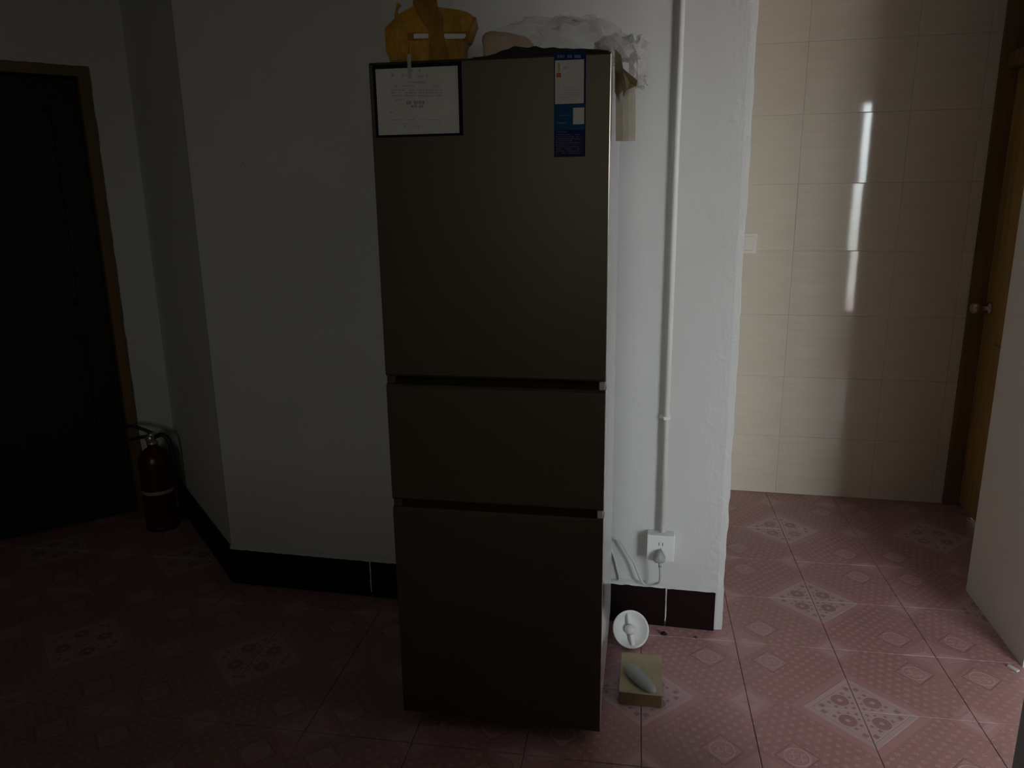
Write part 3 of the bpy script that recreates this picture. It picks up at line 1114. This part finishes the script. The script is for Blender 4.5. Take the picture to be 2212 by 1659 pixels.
# ------------------------------------------------------------------ conduit, socket, plug and cords on the wall
cdt = thing('conduit', 'white plastic wiring conduit running up the wall beside the fridge', 'conduit', (0.118, 0, 0.34))
tube('pipe', [(0, -0.019, 0.003), (0, -0.019, ZC - 0.342)], 0.0088, M['pvc'], cdt, 20)
for z in (0.725, 1.95):
    bm = bmesh.new()
    add_box(bm, -0.0105, 0.0105, -0.030, 0.0, z - 0.345, z - 0.333, 0.003)
    add_box(bm, -0.022, 0.002, -0.008, -0.0005, z - 0.345, z - 0.333, 0.002)
    from_bm('pipe_clip', bm, M['pvc'], cdt)

so = thing('wall_socket', 'white surface-mounted power socket at the foot of the conduit', 'socket', (0.114, 0, 0.294))
box('back_box', -0.043, 0.043, -0.036, 0.0, -0.043, 0.046, M['pvc'], so, 0.003)
box('face_plate', -0.0435, 0.0435, -0.044, -0.036, -0.0435, 0.0465, M['whitepl'], so, 0.003)
for x in (-0.006, 0.006):
    box('slot', x - 0.001, x + 0.001, -0.0445, -0.040, 0.012, 0.022, M['slit'], so)
for x, z, a in ((0, -0.002, 0), (-0.009, -0.02, 35), (0.009, -0.02, -35)):
    o = box('slot', -0.001, 0.001, -0.0445, -0.040, -0.005, 0.005, M['slit'], so)
    o.location = (x, 0, z)
    o.rotation_euler = (0, R(a), 0)

pg = thing('power_plug', 'grey three-pin plug pushed into the white wall socket', 'plug', (0.111, -0.0445, 0.272))
bm = bmesh.new()
rr = []
for dy, s in ((0.0, 1.0), (-0.012, 1.0), (-0.026, 0.86), (-0.032, 0.6)):
    ring = []
    for k in range(24):
        a = 2 * math.pi * k / 24
        rad = 0.0185 * (1 - 0.16 * math.cos(3 * (a - math.pi / 2) + math.pi))
        ring.append(bm.verts.new((rad * s * math.cos(a), dy, rad * s * math.sin(a) * 1.05)))
    rr.append(ring)
for a, b in zip(rr, rr[1:]):
    for k in range(24):
        bm.faces.new((a[k], a[(k + 1) % 24], b[(k + 1) % 24], b[k]))
bm.faces.new(rr[0])
bm.faces.new(rr[-1])
from_bm('plug_body', bm, M['greypl'], pg, True)
tube('strain_relief', [(0.002, -0.016, -0.014), (0.003, -0.016, -0.032)], 0.005, M['greypl'], pg, 12)
cp = tube('cord', [(0.003, -0.016, -0.03), (0.005, -0.014, -0.06), (0.003, -0.006, -0.09), (-0.012, 0.006, -0.106), (-0.035, 0.013, -0.116),
                   (-0.054, 0.013, -0.105), (-0.072, 0.014, -0.062), (-0.083, 0.015, -0.037), (-0.102, 0.016, -0.008), (-0.135, 0.018, 0.035), (-0.2, 0.018, 0.03), (-0.25, 0.018, -0.05)], 0.0036, M['cordm'], pg, 10)
sc2 = tube('cord', [(-0.10, -0.008, 0.31), (-0.06, -0.008, 0.285), (-0.036, -0.008, 0.232), (-0.024, -0.008, 0.185), (-0.018, -0.0085, 0.158), (-0.03, -0.0085, 0.1505), (-0.07, -0.0085, 0.1505)], 0.0032, M['cordm'], None, 10)
tag(sc2, 'short thin grey cord looping onto the skirting behind the fridge', 'cord')

# light switch on the tiled wall
sw = thing('light_switch', 'pale light switch on the beige tiled wall next to the plaster edge', 'switch', (0.440, YT, 1.185))
box('plate', -0.043, 0.043, -0.009, 0.0, -0.046, 0.046, M['switch'], sw, 0.003)
box('rocker', -0.028, 0.028, -0.013, -0.008, -0.032, 0.032, M['switch'], sw, 0.003)

# ------------------------------------------------------------------ small things on the floor by the fridge
bx = thing('cardboard_box', 'small flat brown cardboard box on the floor beside the fridge', 'box', (0.072, -0.347, 0), R(1.5))
box('tray', -0.059, 0.059, -0.093, 0.093, 0.0, 0.040, M['cartonside'], bx, 0.001, 1)
box('lid', -0.060, 0.060, -0.094, 0.094, 0.039, 0.045, M['carton'], bx, 0.001, 1)

bm = bmesh.new()
bmesh.ops.create_uvsphere(bm, u_segments=32, v_segments=20, radius=1.0)
for v in bm.verts:
    x, y, z = v.co
    k = 1 - 0.10 * x
    rr_ = max(1e-4, math.sqrt(max(0.0, 1 - x * x)))
    bl = (1 - min(1.0, abs(x)) ** 2.8) ** 0.5 / rr_
    zz = z * bl * (0.019 if z > 0 else 0.009)
    v.co = (x * 0.070, y * bl * 0.0225 * k, zz + 0.0094)
ov = from_bm('oval_case', bm, M['stone'], None, True)
P0, P1 = pix(1358, 1442, 2, 0.055), pix(1412, 1494, 2, 0.055)
ov.location = ((P0.x + P1.x) / 2 - 0.002, (P0.y + P1.y) / 2 + 0.002, 0.0452)
ov.rotation_euler = (0, 0, math.atan2(P1.y - P0.y, P1.x - P0.x))
tag(ov, 'smooth pale grey elongated oval case lying diagonally on the cardboard box', 'case')

# round white dish propped up behind the box
RD = 0.059
dish = thing('round_dish', 'round white plastic dish with raised hub and crossbar propped behind cardboard box', 'dish')
az, el = R(-90 + 22), R(33)
nrm = Vector((math.cos(az) * math.cos(el), math.sin(az) * math.cos(el), math.sin(el)))
upv = (Vector((0, 0, 1)) - nrm * nrm.z).normalized()
rtv = upv.cross(nrm)
bpt = Vector((0.042, -0.168, 0.0))
ctr = bpt + upv * RD + Vector((0, 0, 0.004))
dish.matrix_world = Matrix.Translation(ctr) @ Matrix((rtv, upv, nrm)).transposed().to_4x4()
lathe('bowl', [(0.0, -0.014), (0.030, -0.013), (0.042, -0.008), (0.051, 0.002), (0.0555, 0.006), (RD, 0.005), (RD, 0.001), (0.052, -0.004), (0.043, -0.012), (0.030, -0.018), (0, -0.018)], M['whitepl'], dish, 48)
lathe('hub', [(0, 0.010), (0.010, 0.009), (0.0155, 0.004), (0.0165, -0.013), (0, -0.013)], M['whitepl'], dish, 28)
for s in (-1, 1):
    box('crossbar', -0.0065, 0.0065, min(s * 0.016, s * 0.051), max(s * 0.016, s * 0.051), -0.012, 0.004, M['whitepl'], dish, 0.003)
# stubby foot behind the dish that holds it up
inv_ = dish.matrix_world.inverted()
a0 = Vector((0, 0.012, -0.016))
ft_world = ctr - nrm * 0.075
ft_world.z = 0.005
b0 = inv_ @ ft_world
tube('foot', [a0, b0], 0.005, M['whitepl'], dish, 10)

for (x, y), r_, mt, lab in (((0.135, -0.063), 0.0095, 'debris', 'small black crumb of dirt on pink floor tiles near the skirting'),
                            ((0.236, -0.063), 0.0055, 'debris2', 'tiny brown crumb of dirt on pink floor tiles near the skirting corner')):
    bm = bmesh.new()
    bmesh.ops.create_icosphere(bm, subdivisions=3, radius=r_)
    for v in bm.verts:
        k = 1 + 0.5 * noise.noise(v.co * 160 + Vector((x * 50, 0, 0)))
        v.co = Vector((v.co.x * k, v.co.y * k, v.co.z * k * 0.45))
    zmin = min(v.co.z for v in bm.verts)
    for v in bm.verts:
        v.co.z -= zmin
    o = from_bm('dirt_crumb', bm, M[mt])
    o.location = (x, y, 0)
    tag(o, lab, 'dirt')

bm = bmesh.new()
add_box(bm, -0.006, 0.006, -0.016, 0.016, 0.0, 0.006, 0.002)
for v in bm.verts:
    v.co.x += 0.003 * noise.noise(v.co * 200)
o = from_bm('plaster_chip', bm, M['paper'])
o.location = (1.165, -0.055, 0)
o.rotation_euler = (0, 0, R(35))
tag(o, 'small white chip of plaster on the floor at the end of the white wall', 'plaster chip')

# ------------------------------------------------------------------ fire extinguisher in the dark corner
ex = thing('fire_extinguisher', 'red fire extinguisher with black handle standing in the dark corner by the door', 'fire extinguisher', (-2.06, 0.40, 0), R(8))
lathe('cylinder', [(0, 0.004), (0.062, 0.004), (0.067, 0.012), (0.067, 0.30), (0.064, 0.325), (0.054, 0.347), (0.036, 0.362), (0.022, 0.370), (0.022, 0.385), (0, 0.385)], M['red'], ex, 40)
lathe('base_ring', [(0.060, 0.0), (0.068, 0.0), (0.068, 0.02), (0.060, 0.02)], M['blackpl'], ex, 40)
lathe('label_band', [(0.0672, 0.168), (0.0685, 0.17), (0.0685, 0.182), (0.0672, 0.184)], M['redlabel'], ex, 40)
lathe('valve', [(0, 0.383), (0.024, 0.383), (0.024, 0.392), (0.017, 0.396), (0.017, 0.43), (0.012, 0.436), (0, 0.436)], M['steel'], ex, 24)
g_ = lathe('gauge', [(0, 0.006), (0.013, 0.006), (0.0155, 0.003), (0.0155, -0.006), (0, -0.006)], M['steel'], ex, 24)
g_.location = (0.0, -0.024, 0.412)
g_.rotation_euler = (R(90), 0, 0)
tube('lever', [(0.005, 0, 0.432), (-0.03, 0, 0.447), (-0.075, 0, 0.462), (-0.105, 0, 0.462)], 0.0075, M['blackpl'], ex, 10)
tube('carry_handle', [(0.0, 0, 0.41), (-0.03, 0, 0.415), (-0.07, 0, 0.408), (-0.098, 0, 0.40)], 0.0075, M['blackpl'], ex, 10)
tube('hose', [(0.015, 0, 0.415), (0.05, 0, 0.425), (0.078, 0.0, 0.39), (0.083, 0.0, 0.31), (0.081, 0.0, 0.2), (0.081, 0.0, 0.12)], 0.0095, M['blackpl'], ex, 12)
tube('nozzle', [(0.081, 0, 0.13), (0.081, 0, 0.06)], 0.0125, M['blackpl'], ex, 12)
tube('pin', [(0.0, -0.02, 0.428), (0.0, 0.03, 0.428)], 0.002, M['steel'], ex, 8)
